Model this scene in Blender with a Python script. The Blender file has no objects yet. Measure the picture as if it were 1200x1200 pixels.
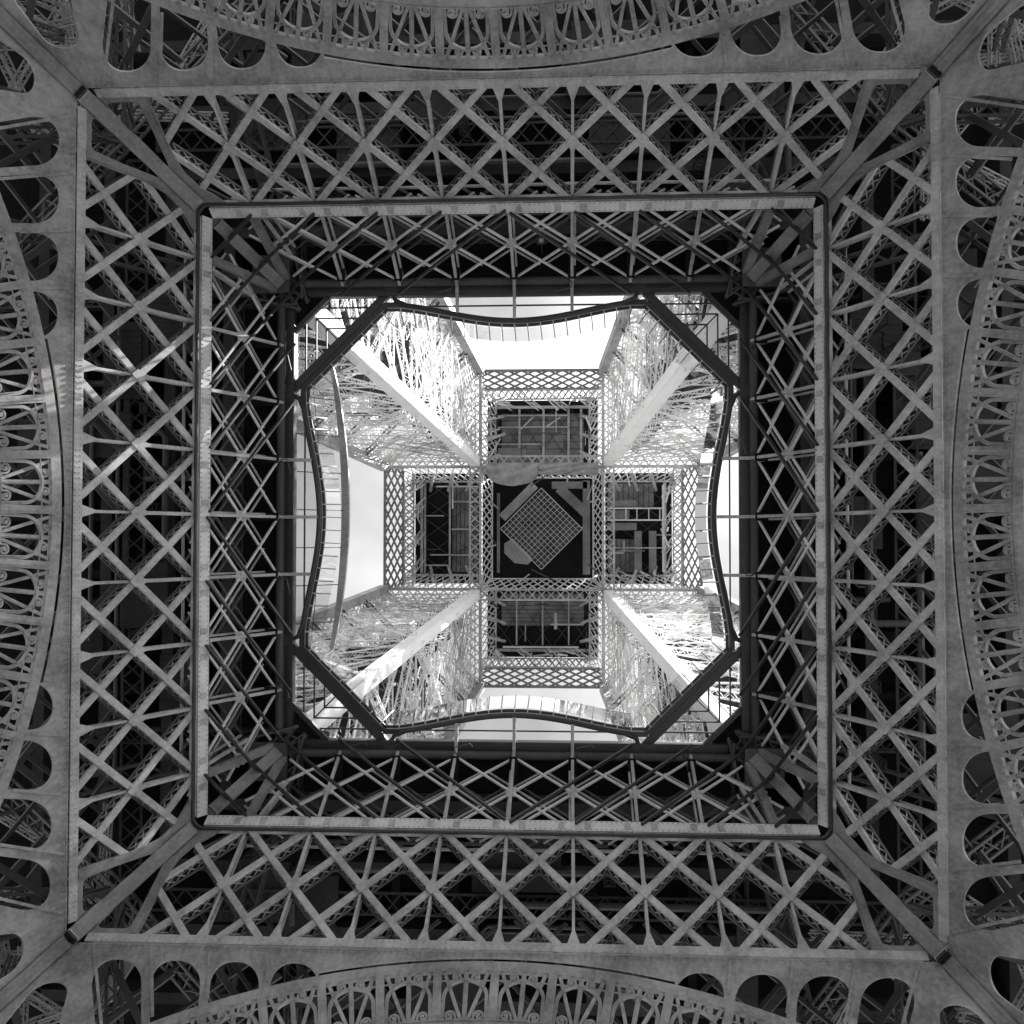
import bpy, math, random
from math import sin, cos, pi, radians, sqrt, hypot
from mathutils import Vector, Matrix

random.seed(7)
sc = bpy.context.scene
COL = sc.collection

# ------------------------------------------------------------------ camera
CAM = Vector((2.9322, 1.1902, 1.6))
def _rot(a, b, c):
    return Matrix.Rotation(c, 3, 'Z') @ Matrix.Rotation(b, 3, 'Y') @ Matrix.Rotation(a, 3, 'X')
_M = _rot(-.0264, .0555, -.0009)          # rows: right, down, forward
cam_d = bpy.data.cameras.new('camera')
cam = bpy.data.objects.new('camera', cam_d); COL.objects.link(cam)
_r, _d, _f = _M[0], _M[1], _M[2]
cam.matrix_world = Matrix(((_r[0], -_d[0], -_f[0], CAM[0]), (_r[1], -_d[1], -_f[1], CAM[1]),
                           (_r[2], -_d[2], -_f[2], CAM[2]), (0, 0, 0, 1)))
cam_d.sensor_width = 36; cam_d.lens = 36.0; cam_d.clip_start = .1; cam_d.clip_end = 3000
sc.camera = cam

# ------------------------------------------------------------------ light
SUN_EL, SUN_DIR = radians(53), Vector((0.83, -0.558, 0))          # towards the sun, on the ground plane
world = bpy.data.worlds.new('World'); sc.world = world; world.use_nodes = True
wt = world.node_tree; wt.nodes.clear()
w_out = wt.nodes.new('ShaderNodeOutputWorld'); w_bg = wt.nodes.new('ShaderNodeBackground')
w_sky = wt.nodes.new('ShaderNodeTexSky'); w_sky.sky_type = 'NISHITA'; w_sky.sun_disc = False
w_sky.sun_elevation = SUN_EL; w_sky.sun_rotation = math.atan2(SUN_DIR.x, SUN_DIR.y)
w_sky.air_density = 1.0; w_sky.dust_density = 2.0
w_bw = wt.nodes.new('ShaderNodeRGBToBW')
w_tc = wt.nodes.new('ShaderNodeTexCoord'); w_no = wt.nodes.new('ShaderNodeTexNoise')
w_no.inputs['Scale'].default_value = 5.0; w_no.inputs['Detail'].default_value = 7; w_no.inputs['Roughness'].default_value = .55
w_mr = wt.nodes.new('ShaderNodeMapRange'); w_mr.inputs['From Min'].default_value = .3; w_mr.inputs['From Max'].default_value = .7
w_mr.inputs['To Min'].default_value = .55; w_mr.inputs['To Max'].default_value = 1.08
w_ad = wt.nodes.new('ShaderNodeMath'); w_ad.operation = 'MULTIPLY'
wt.links.new(w_sky.outputs[0], w_bw.inputs[0]); wt.links.new(w_tc.outputs['Generated'], w_no.inputs['Vector'])
wt.links.new(w_no.outputs['Fac'], w_mr.inputs[0]); wt.links.new(w_bw.outputs[0], w_ad.inputs[0]); wt.links.new(w_mr.outputs[0], w_ad.inputs[1])
wt.links.new(w_ad.outputs[0], w_bg.inputs[0]); w_bg.inputs[1].default_value = 0.12
wt.links.new(w_bg.outputs[0], w_out.inputs[0])
sun_d = bpy.data.lights.new('sun', 'SUN'); sun_d.energy = 5.0; sun_d.angle = radians(.53); sun_d.color = (1, .99, .97)
sun = bpy.data.objects.new('sun', sun_d); COL.objects.link(sun); sun.location = (60, -45, 150)
_sd = Vector((SUN_DIR.x * cos(SUN_EL), SUN_DIR.y * cos(SUN_EL), sin(SUN_EL)))
sun.rotation_euler = _sd.to_track_quat('Z', 'Y').to_euler()
sc.view_settings.view_transform = 'Standard'; sc.view_settings.look = 'None'
sc.view_settings.exposure = 2.2; sc.view_settings.gamma = 1
sc.render.engine = 'CYCLES'
sc.cycles.max_bounces = 6; sc.cycles.diffuse_bounces = 3; sc.cycles.transparent_max_bounces = 16

# ------------------------------------------------------------------ materials (a black-and-white photograph: greys)
def mat_paint(name, lo, hi, rough=.55, scale=.5, fine=6., bump=.15, spec=.4, streak=.5):
    m = bpy.data.materials.new(name); m.use_nodes = True
    t = m.node_tree; b = t.nodes['Principled BSDF']
    g = t.nodes.new('ShaderNodeNewGeometry')
    n1 = t.nodes.new('ShaderNodeTexNoise'); n1.inputs['Scale'].default_value = scale; n1.inputs['Detail'].default_value = 6
    n2 = t.nodes.new('ShaderNodeTexNoise'); n2.inputs['Scale'].default_value = fine; n2.inputs['Detail'].default_value = 5
    mp = t.nodes.new('ShaderNodeMapping'); mp.inputs['Scale'].default_value = (3.2, 3.2, .35)
    n3 = t.nodes.new('ShaderNodeTexNoise'); n3.inputs['Scale'].default_value = 1.4; n3.inputs['Detail'].default_value = 4
    for n in (n1, n2): t.links.new(g.outputs['Position'], n.inputs['Vector'])
    t.links.new(g.outputs['Position'], mp.inputs[0]); t.links.new(mp.outputs[0], n3.inputs['Vector'])
    a = t.nodes.new('ShaderNodeMath'); a.operation = 'MULTIPLY_ADD'; a.inputs[1].default_value = streak
    t.links.new(n3.outputs['Fac'], a.inputs[0]); t.links.new(n1.outputs['Fac'], a.inputs[2])
    a2 = t.nodes.new('ShaderNodeMath'); a2.operation = 'MULTIPLY_ADD'; a2.inputs[1].default_value = .5
    t.links.new(n2.outputs['Fac'], a2.inputs[0]); t.links.new(a.outputs[0], a2.inputs[2])
    mr = t.nodes.new('ShaderNodeMapRange'); mid = .5 + .5 * streak + .25
    mr.inputs['From Min'].default_value = mid - .26; mr.inputs['From Max'].default_value = mid + .26
    mr.inputs['To Min'].default_value = lo; mr.inputs['To Max'].default_value = hi
    t.links.new(a2.outputs[0], mr.inputs[0])
    t.links.new(mr.outputs[0], b.inputs['Base Color'])
    b.inputs['Roughness'].default_value = rough; b.inputs['Specular IOR Level'].default_value = spec
    if bump:
        bp = t.nodes.new('ShaderNodeBump'); bp.inputs['Strength'].default_value = bump; bp.inputs['Distance'].default_value = .03
        t.links.new(n2.outputs['Fac'], bp.inputs['Height']); t.links.new(bp.outputs[0], b.inputs['Normal'])
    return m
IRON = mat_paint('painted_iron', .19, .43)
IRON_ARCH = mat_paint('edge_shaded_iron', .11, .31)  # same iron, darkened to put the outer frame's shade into the arches
IRON_SHADED = mat_paint('shaded_iron', .09, .22)  # shade of the corners and lacing sides put into the iron's colour
IRON_LIGHT = mat_paint('pale_brightened_iron', .40, .58, rough=.5)  # clean pale plates; on the upper pillars daylight is put into the colour
IRON_PALE = mat_paint('skylit_iron', .72, .82, rough=.5, bump=.05)  # white glare of the open sky put into the upper pillars' colour
IRON_DARK = mat_paint('dark_shaded_steel', .014, .032, rough=.45)  # dark steel; on the girders' rear bars it paints in the depth's shade
IRON_MID = mat_paint('recess_shaded_iron', .028, .06)  # dark fittings; on rear members the recess shade is put into the colour
DECK = mat_paint('shaded_deck_underside', .004, .013, rough=.85, spec=.15)  # near black: the lack of light under the floor is painted in
PANEL = mat_paint('shaded_cladding_sheet', .018, .040, rough=.7, spec=.2)  # sheets and beams darkened, recess shade put into their colour
BOARD = mat_paint('grey_board', .10, .20, rough=.8, spec=.2)
CLOTH = mat_paint('tarpaulin_cloth', .20, .30, rough=.8, scale=1.2, fine=4, bump=.5, spec=.2)
CABIN = mat_paint('pale_sheet_metal', .22, .32, rough=.5)
NETM = mat_paint('net_rope', .26, .34, rough=.8, bump=0)
GROUND = mat_paint('worn_asphalt', .13, .20, rough=.9, scale=.15, fine=3, bump=.4, streak=0, spec=.2)
STONE = mat_paint('pale_stone', .30, .42, rough=.85, scale=.8, spec=.2)
def mat_glass(name, tint, gl):
    m = bpy.data.materials.new(name); m.use_nodes = True; t = m.node_tree; t.nodes.clear()
    o = t.nodes.new('ShaderNodeOutputMaterial'); mx = t.nodes.new('ShaderNodeMixShader')
    tr = t.nodes.new('ShaderNodeBsdfTransparent'); tr.inputs[0].default_value = (tint, tint, tint, 1)
    g = t.nodes.new('ShaderNodeBsdfGlossy'); g.inputs['Roughness'].default_value = .03
    lw = t.nodes.new('ShaderNodeLayerWeight'); lw.inputs[0].default_value = gl
    t.links.new(lw.outputs['Fresnel'], mx.inputs[0]); t.links.new(tr.outputs[0], mx.inputs[1]); t.links.new(g.outputs[0], mx.inputs[2])
    t.links.new(mx.outputs[0], o.inputs[0]); return m
GLASS = mat_glass('clear_glass', .93, .12)
GLASS_FLOOR = mat_glass('floor_glass', .84, .12)

# ------------------------------------------------------------------ mesh helpers
class MB:
    def __init__(s): s.v, s.f = [], []
    def add(s, vs, fs):
        o = len(s.v); s.v += [tuple(x) for x in vs]; s.f += [tuple(i + o for i in q) for q in fs]; return s
    def hexa(s, q):      # 4 bottom, 4 top
        return s.add(q, [(3, 2, 1, 0), (4, 5, 6, 7), (0, 1, 5, 4), (1, 2, 6, 5), (2, 3, 7, 6), (3, 0, 4, 7)])
    def box(s, x0, x1, y0, y1, z0, z1):
        return s.hexa([(x0, y0, z0), (x1, y0, z0), (x1, y1, z0), (x0, y1, z0), (x0, y0, z1), (x1, y0, z1), (x1, y1, z1), (x0, y1, z1)])
    def bar(s, a, b, w, h, up=(0, 0, 1), cap=0):
        a, b, up = Vector(a), Vector(b), Vector(up); d = (b - a)
        if d.length < 1e-6: return s
        d.normalize(); a = a - d * cap; b = b + d * cap
        x = d.cross(up)
        if x.length < 1e-4: x = d.cross(Vector((1, 0, .01)))
        x.normalize(); y = x.cross(d); x *= w / 2; y *= h / 2
        return s.hexa([a - x - y, a + x - y, a + x + y, a - x + y, b - x - y, b + x - y, b + x + y, b - x + y])
    def prism(s, poly, z0, z1):
        n = len(poly); o = len(s.v)
        s.v += [(p[0], p[1], z0) for p in poly] + [(p[0], p[1], z1) for p in poly]
        s.f.append(tuple(o + i for i in reversed(range(n)))); s.f.append(tuple(o + n + i for i in range(n)))
        for i in range(n):
            j = (i + 1) % n; s.f.append((o + i, o + j, o + n + j, o + n + i))
        return s
    def tube(s, pts, r, n=8, r2=None):
        pts = [Vector(p) for p in pts]; o = len(s.v); m = len(pts); prev = None
        for i, p in enumerate(pts):
            d = (pts[min(i + 1, m - 1)] - pts[max(i - 1, 0)]).normalized()
            x = d.cross(Vector((0, 0, 1))) if prev is None else prev - d * prev.dot(d)
            if x.length < 1e-4: x = d.cross(Vector((1, 0, 0)))
            x.normalize(); prev = x; y = d.cross(x)
            ry = r if r2 is None else r2
            for k in range(n):
                a = 2 * pi * k / n; s.v.append(tuple(p + x * (r * cos(a)) + y * (ry * sin(a))))
        for i in range(m - 1):
            for k in range(n):
                k2 = (k + 1) % n; s.f.append((o + i * n + k, o + i * n + k2, o + (i + 1) * n + k2, o + (i + 1) * n + k))
        s.f.append(tuple(o + k for k in reversed(range(n)))); s.f.append(tuple(o + (m - 1) * n + k for k in range(n)))
        return s
    def lattice(s, P00, P10, P11, P01, nx, ny, w, t, edge=0, both=True):
        A, B, Cc, D = map(Vector, (P00, P10, P11, P01))
        nrm = (B - A).cross(D - A).normalized()
        def P(i, j):
            a, b = i / nx, j / ny
            return (A * (1 - a) + B * a) * (1 - b) + (D * (1 - a) + Cc * a) * b
        for i in range(nx):
            for j in range(ny):
                s.bar(P(i, j) + nrm * .012, P(i + 1, j + 1) + nrm * .012, w, t, nrm)
                if both: s.bar(P(i + 1, j) - nrm * .012, P(i, j + 1) - nrm * .012, w, t, nrm)
        if edge:
            for a, b in ((A, B), (B, Cc), (Cc, D), (D, A)): s.bar(a, b, edge, t * 1.7, nrm)
        return s
    def mesh(s, name, mat, smooth=False):
        me = bpy.data.meshes.new(name); me.from_pydata(s.v, [], s.f); me.validate(); me.materials.append(mat)
        if smooth:
            me.polygons.foreach_set('use_smooth', [True] * len(me.polygons)); me.set_sharp_from_angle(angle=radians(40))
        return me

def plate(name, outer, holes, t, mat):
    cu = bpy.data.curves.new(name, 'CURVE'); cu.dimensions = '2D'; cu.fill_mode = 'BOTH'; cu.extrude = t / 2
    for pts in [outer] + holes:
        sp = cu.splines.new('POLY'); sp.points.add(len(pts) - 1); sp.use_cyclic_u = True
        for q, p in zip(sp.points, pts): q.co = (p[0], p[1], 0, 1)
    ob = bpy.data.objects.new(name, cu); me = bpy.data.meshes.new_from_object(ob)
    bpy.data.objects.remove(ob); bpy.data.curves.remove(cu)
    for v in me.vertices: v.co.z -= t / 2
    me.name = name; me.materials.clear(); me.materials.append(mat); return me

def rounded(pts, radii, n=7):
    out = []; N = len(pts)
    for i in range(N):
        p, a, b = Vector(pts[i]), Vector(pts[i - 1]), Vector(pts[(i + 1) % N])
        r = radii[i] if isinstance(radii, (list, tuple)) else radii
        if r <= 0: out.append(tuple(p)); continue
        da, db = (a - p).normalized(), (b - p).normalized()
        ang = da.angle(db); tl = min(r / math.tan(ang / 2), (a - p).length * .49, (b - p).length * .49); rr = tl * math.tan(ang / 2)
        c = p + (da + db).normalized() * (rr / sin(ang / 2))
        s0, s1 = p + da * tl - c, p + db * tl - c
        a0 = math.atan2(s0.y, s0.x); da_ = math.atan2(s1.y, s1.x) - a0
        while da_ > pi: da_ -= 2 * pi
        while da_ < -pi: da_ += 2 * pi
        for k in range(n + 1):
            t = a0 + da_ * k / n; out.append((c.x + rr * cos(t), c.y + rr * sin(t)))
    return out

# a node is (name, mesh, matrix, kids, props); put() links it under a parent
def node(name, me, mat=None, kids=(), **props): return (name, me, mat or Matrix(), list(kids), props)
def put(nd, parent):
    o = bpy.data.objects.new(nd[0], nd[1]); COL.objects.link(o); o.parent = parent; o.matrix_local = nd[2]
    for k, v in nd[4].items(): o[k] = v
    for ch in nd[3]: put(ch, o)
    return o
def thing(name, label, cat, mat=None, group=None, nodes=()):
    o = bpy.data.objects.new(name, None); COL.objects.link(o); o.empty_display_size = .5
    o.matrix_world = mat or Matrix(); o['label'] = label; o['category'] = cat
    if group: o['group'] = group
    for nd in nodes: put(nd, o)
    return o
def single(name, me, label, cat, mat=None, group=None):
    o = bpy.data.objects.new(name, me); COL.objects.link(o); o.matrix_world = mat or Matrix()
    o['label'] = label; o['category'] = cat
    if group: o['group'] = group
    return o
def structure(name, me, nodes=(), mat=None):
    o = bpy.data.objects.new(name, me); COL.objects.link(o); o.matrix_world = mat or Matrix(); o['kind'] = 'structure'
    for nd in nodes: put(nd, o)
    return o
SIDE = ('on the tarpaulin side', 'on the side facing the glass canopy', 'on the side opposite the tarpaulins', 'on the glass canopy side')
CORN = ('between tarpaulin and canopy sides', 'on the tarpaulin side, away from the canopy', 'away from both tarpaulins and canopy', 'on the canopy side, away from tarpaulins')
RZ = [Matrix.Rotation(k * pi / 2, 4, 'Z') for k in range(4)]       # 0 far side, then clockwise seen from below

# ------------------------------------------------------------------ geometry of the place (metres; tower axis at the origin)
VA, ZA, SL = 17.828, 44.0, 0.4755           # inner faces: half width VA at height ZA, closing in by SL per metre of height
NRM = hypot(1, SL)
FACE = Matrix(((1, 0, 0, 0), (0, -SL / NRM, 1 / NRM, -VA), (0, -1 / NRM, -SL / NRM, ZA), (0, 0, 0, 1)))   # local: u along, s down the slope, n inward
def vs(s): return VA + SL / NRM * s         # half width at slope distance s (s < 0 is up)
def vz(z): return VA + SL * (ZA - z)
BAY = 3.11

# ================================================================== ground
g = MB(); g.add([(-700, -700, 0), (700, -700, 0), (700, 700, 0), (-700, 700, 0)], [(0, 1, 2, 3)])
structure('ground', g.mesh('ground', GROUND))

# ================================================================== decorative arches with their slotted spandrels
RX, SC = 27.5, 28.4                          # extrados radius, centre of the arch on the face
def arch_pt(r, th): return (r * sin(th), SC - r * cos(th))
def s_arch(u, r=RX): return SC - sqrt(r * r - u * u)
def make_arch():
    N = []
    thm = 1.06
    RS = RX + .23
    lean = lambda u, q: u * (1 - .0235 * (q - 1.12))
    outer = [(-vs(.385), .385), (vs(.385), .385)] + [(vs(s), s) for s in (4, 8, 12, 14.2)]
    half = []                                   # lower edge of one half, from the crown outwards, notched by the slots
    slots = [((8.15, 1.0, 1.12), [.45, .95]), ((10.6, 1.02, 1.12), [.98, .98]), ((13.05, 1.04, 1.12), [.98, .98]), ((15.5, 1.04, 1.14), [.98, .98])]
    def edge(u0, u1, n=6):
        R = RS if u0 < 1 else RX - .15
        return [(u0 + (u1 - u0) * i / n, s_arch(u0 + (u1 - u0) * i / n, R)) for i in range(n + 1)]
    u = 0.0
    for (c, hw, st), rr in slots:
        ua, ub = lean(c - hw, s_arch(c - hw, RS)), lean(c + hw, s_arch(c + hw, RS))
        half += edge(u, ua, 10)
        D = 1.35; P = []
        for i in range(33):
            t = pi * i / 32; q = st + D * (1 - sin(t) ** .9); x = lean(c - hw * abs(cos(t)) ** .9 * (1 if t < pi / 2 else -1), q)
            if q < s_arch(x, RX - .15) - .04: P.append((x, q))
        half += [(ua, s_arch(ua, RX - .15))] + P + [(ub, s_arch(ub, RX - .15))]; u = ub
    half += edge(u, 16.0)
    half += rounded([(16.0, s_arch(16.0, RX - .15)), (16.95, 2.35), (18.25, 2.35), (18.65, 4.4), (18.75, s_arch(18.75, RX - .15))], [0, 1.3, 1.0, 1.2, 0], 8)
    half += edge(18.75, 19.2)
    half += rounded([(19.2, s_arch(19.2, RX - .15)), (19.5, 6.4), (20.3, 7.8), (20.7, s_arch(20.7, RX - .15))], [0, .5, .6, 0], 8)
    half += edge(20.7, 23.2)
    outer += half[::-1] + [(-x, y) for x, y in half[1:]]
    outer += [(-vs(s), s) for s in (14.2, 12, 8, 4)]
    holes = []
    kids = []
    # stiffener strips standing between the slots
    for sg in (-1, 1):
        for u in (9.37, 11.83, 14.28, 16.72):
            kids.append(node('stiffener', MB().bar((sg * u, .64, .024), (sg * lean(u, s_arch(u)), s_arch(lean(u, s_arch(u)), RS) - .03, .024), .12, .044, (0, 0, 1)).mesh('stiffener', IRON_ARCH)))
    sm = MB()
    sm.box(-17.7, 17.7, .42, .50, .002, .022)
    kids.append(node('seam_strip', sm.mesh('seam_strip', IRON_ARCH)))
    rv = MB()
    for s in (.45, .60):
        x = -17.5
        while x < 17.5:
            rv.add([(x - .038, s - .038, .022), (x + .038, s - .038, .022), (x + .038, s + .038, .022), (x - .038, s + .038, .022), (x, s, .065)],
                   [(0, 1, 4), (1, 2, 4), (2, 3, 4), (3, 0, 4)]); x += .24
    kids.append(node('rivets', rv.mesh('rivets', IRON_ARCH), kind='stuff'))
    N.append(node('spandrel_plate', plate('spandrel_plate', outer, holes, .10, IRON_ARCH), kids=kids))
    # ribs
    def rib(r0, r1, n0, n1, name):
        m = MB(); K = 72; o = 0
        for i in range(K + 1):
            t = -thm + 2 * thm * i / K
            a, b = arch_pt(r0, t), arch_pt(r1, t)
            m.v += [(a[0], a[1], n0), (b[0], b[1], n0), (b[0], b[1], n1), (a[0], a[1], n1)]
        for i in range(K):
            p = i * 4
            for k in range(4): m.f.append((p + k, p + 4 + k, p + 4 + (k + 1) % 4, p + (k + 1) % 4))
        m.f += [(0, 1, 2, 3), (K * 4 + 3, K * 4 + 2, K * 4 + 1, K * 4)]
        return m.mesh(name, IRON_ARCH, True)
    lip = node('rib_lip', rib(RX - .46, RX - .497, .042, .09, 'rib_lip'))
    N.append(node('outer_rib', rib(RX, RX - .50, -.12, .04, 'outer_rib'), kids=[lip]))
    N.append(node('inner_rib', rib(RX - 2.92, RX - 3.42, -.06, .16, 'inner_rib'), kids=[node('rib_lip', rib(RX - 2.885, RX - 2.915, -.1, .24, 'rib_lip'))]))
    N.append(node('tie_rod', rib(RX - .93, RX - .97, .02, .06, 'tie_rod')))
    # ornament between the ribs
    H = 2.42
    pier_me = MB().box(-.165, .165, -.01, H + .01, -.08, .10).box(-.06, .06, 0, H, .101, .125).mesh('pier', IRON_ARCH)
    hp = [(-.84, H)] + [(.84 * cos(t), 1.24 - .84 * sin(t)) for t in [pi - pi * i / 22 for i in range(23)]] + [(.84, H)]
    def ribbon(pts, w, z0, z1, m=None):
        m = m or MB(); n = len(pts); o = len(m.v)
        for i, p in enumerate(pts):
            a, b = pts[max(i - 1, 0)], pts[min(i + 1, n - 1)]
            d = Vector((b[0] - a[0], b[1] - a[1])).normalized(); x, y = -d.y * w / 2, d.x * w / 2
            m.v += [(p[0] - x, p[1] - y, z0), (p[0] + x, p[1] + y, z0), (p[0] + x, p[1] + y, z1), (p[0] - x, p[1] - y, z1)]
        for i in range(n - 1):
            q = o + i * 4
            for k in range(4): m.f.append((q + k, q + k + 4, q + (k + 1) % 4 + 4, q + (k + 1) % 4))
        m.f += [(o, o + 1, o + 2, o + 3)]; q = o + (n - 1) * 4; m.f += [(q + 3, q + 2, q + 1, q)]
        return m
    hm = ribbon(hp, .13, -.05, .06)
    hm2 = [(x * .93, 1.24 + (y - 1.24) * .93) if y < 1.24 else (x * .93, y) for x, y in hp]
    ribbon(hm2, .035, .061, .11, hm)
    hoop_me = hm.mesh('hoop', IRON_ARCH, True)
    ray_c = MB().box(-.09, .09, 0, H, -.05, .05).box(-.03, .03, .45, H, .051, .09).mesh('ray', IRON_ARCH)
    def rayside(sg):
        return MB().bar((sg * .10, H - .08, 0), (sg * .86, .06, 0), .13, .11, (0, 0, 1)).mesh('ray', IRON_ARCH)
    rays = {sg: rayside(sg) for sg in (-1, 1)}
    def spiral(cx, cy, r0, a0, turns, sg, r1=.04):
        P = []; K = 26
        for i in range(K + 1):
            f = i / K; r = r0 * (1 - f) + r1 * f; a = a0 + turns * 2 * pi * f
            P.append((sg * (cx + r * cos(a)), cy + r * sin(a)))
        return P
    def scroll_out(sg):
        P = [(sg * .72, .50), (sg * .62, .50)] + spiral(.40, .28, .22, pi * .42, 1.35, sg)
        m = ribbon(P, .075, -.055, .055); m.add([(sg * .40 + .06 * cos(a), .28 + .06 * sin(a), z) for z in (-.05, .07) for a in [k * pi / 3 for k in range(6)]],
              [(0, 1, 2, 3, 4, 5), (11, 10, 9, 8, 7, 6)] + [(k, (k + 1) % 6, 6 + (k + 1) % 6, 6 + k) for k in range(6)])
        m.box(min(sg * .36, sg * .44), max(sg * .36, sg * .44), -.01, .07, -.05, .05)
        return m.mesh('scroll', IRON_ARCH, True)
    def scroll_in(sg):
        P = [(sg * .12, H - .03), (sg * .28, 2.24)] + spiral(.56, 2.06, .23, pi * .85, 1.4, sg)
        m = ribbon(P, .075, -.055, .055); m.add([(sg * .56 + .06 * cos(a), 2.06 + .06 * sin(a), z) for z in (-.05, .07) for a in [k * pi / 3 for k in range(6)]],
              [(0, 1, 2, 3, 4, 5), (11, 10, 9, 8, 7, 6)] + [(k, (k + 1) % 6, 6 + (k + 1) % 6, 6 + k) for k in range(6)])
        return m.mesh('scroll', IRON_ARCH, True)
    so = {sg: scroll_out(sg) for sg in (-1, 1)}; si = {sg: scroll_in(sg) for sg in (-1, 1)}
    dth = 2.2 / 25.85
    def unit(t):
        r = RX - .5; p = arch_pt(r, t)
        e = Vector((cos(t), sin(t))); y = Vector((-sin(t), cos(t)))
        return Matrix(((e.x, y.x, 0, p[0]), (e.y, y.y, 0, p[1]), (0, 0, 1, 0), (0, 0, 0, 1)))
    for i in range(-12, 13): N.append(node('pier', pier_me, unit(i * dth)))
    for i in range(-9, 9):
        k = [node('ray', ray_c), node('ray', rays[-1]), node('ray', rays[1])]
        k += [node('scroll', so[s]) for s in (-1, 1)] + [node('scroll', si[s]) for s in (-1, 1)]
        N.append(node('hoop', hoop_me, unit((i + .5) * dth), k))
    # flat bracing standing behind the slots
    for sg in (-1, 1):
        for a, b in (((8, 4.), (12.6, -1)), ((9.5, -.5), (14.4, 4.8)), ((12.2, 5), (17, -.8)), ((14.2, -.5), (18.6, 6)), ((16.6, 7.2), (20.4, 1.2)), ((4.5, -1), (9, 3.5))):
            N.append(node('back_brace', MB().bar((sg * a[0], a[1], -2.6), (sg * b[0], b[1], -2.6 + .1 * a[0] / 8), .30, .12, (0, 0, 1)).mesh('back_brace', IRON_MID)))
    return N
ARCH = make_arch()
for k in range(4):
    thing('decorative_arch', 'iron arch with scrolled fan ornament and slotted spandrel ' + SIDE[k], 'arch',
          RZ[k] @ FACE, 'ornamental arches joining the pillars', ARCH)

# ================================================================== laced members
_cache = {}
def zigzag(m, L, y, z0, z1, w, t, pitch, cross=True):
    n = max(1, round(L / pitch)); dx = L / n
    for i in range(n):
        m.bar((i * dx, y, z0), ((i + 1) * dx, y, z1), w, t, (0, 1, 0))
        if cross: m.bar((i * dx, y + t * 1.1, z1), ((i + 1) * dx, y + t * 1.1, z0), w, t, (0, 1, 0))
def diag_meshes(L):
    key = ('d', round(L, 2))
    if key not in _cache:
        W, D = .30, .62
        f = MB().box(0, L, -W / 2, W / 2, -.03, 0)
        for y in (-W / 2 + .012, W / 2 - .012): f.box(0, L, y - .011, y + .011, -.12, -.031)
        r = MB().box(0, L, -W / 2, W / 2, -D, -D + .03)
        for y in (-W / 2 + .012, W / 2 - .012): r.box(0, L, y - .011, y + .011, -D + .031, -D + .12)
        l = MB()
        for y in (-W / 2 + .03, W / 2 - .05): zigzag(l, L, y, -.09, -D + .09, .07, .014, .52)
        _cache[key] = (f.mesh('diagonal', IRON), r.mesh('rear_flange', IRON_MID), l.mesh('lacing', IRON_SHADED))
    return _cache[key]
def frame2(a, b, z):       # x from a to b in the face plane, z the face normal
    d = Vector((b[0] - a[0], b[1] - a[1])).normalized()
    return Matrix(((d.x, -d.y, 0, a[0]), (d.y, d.x, 0, a[1]), (0, 0, 1, z), (0, 0, 0, 1)))
def umax(s): return min(15.32, vs(s) - .70)

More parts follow.
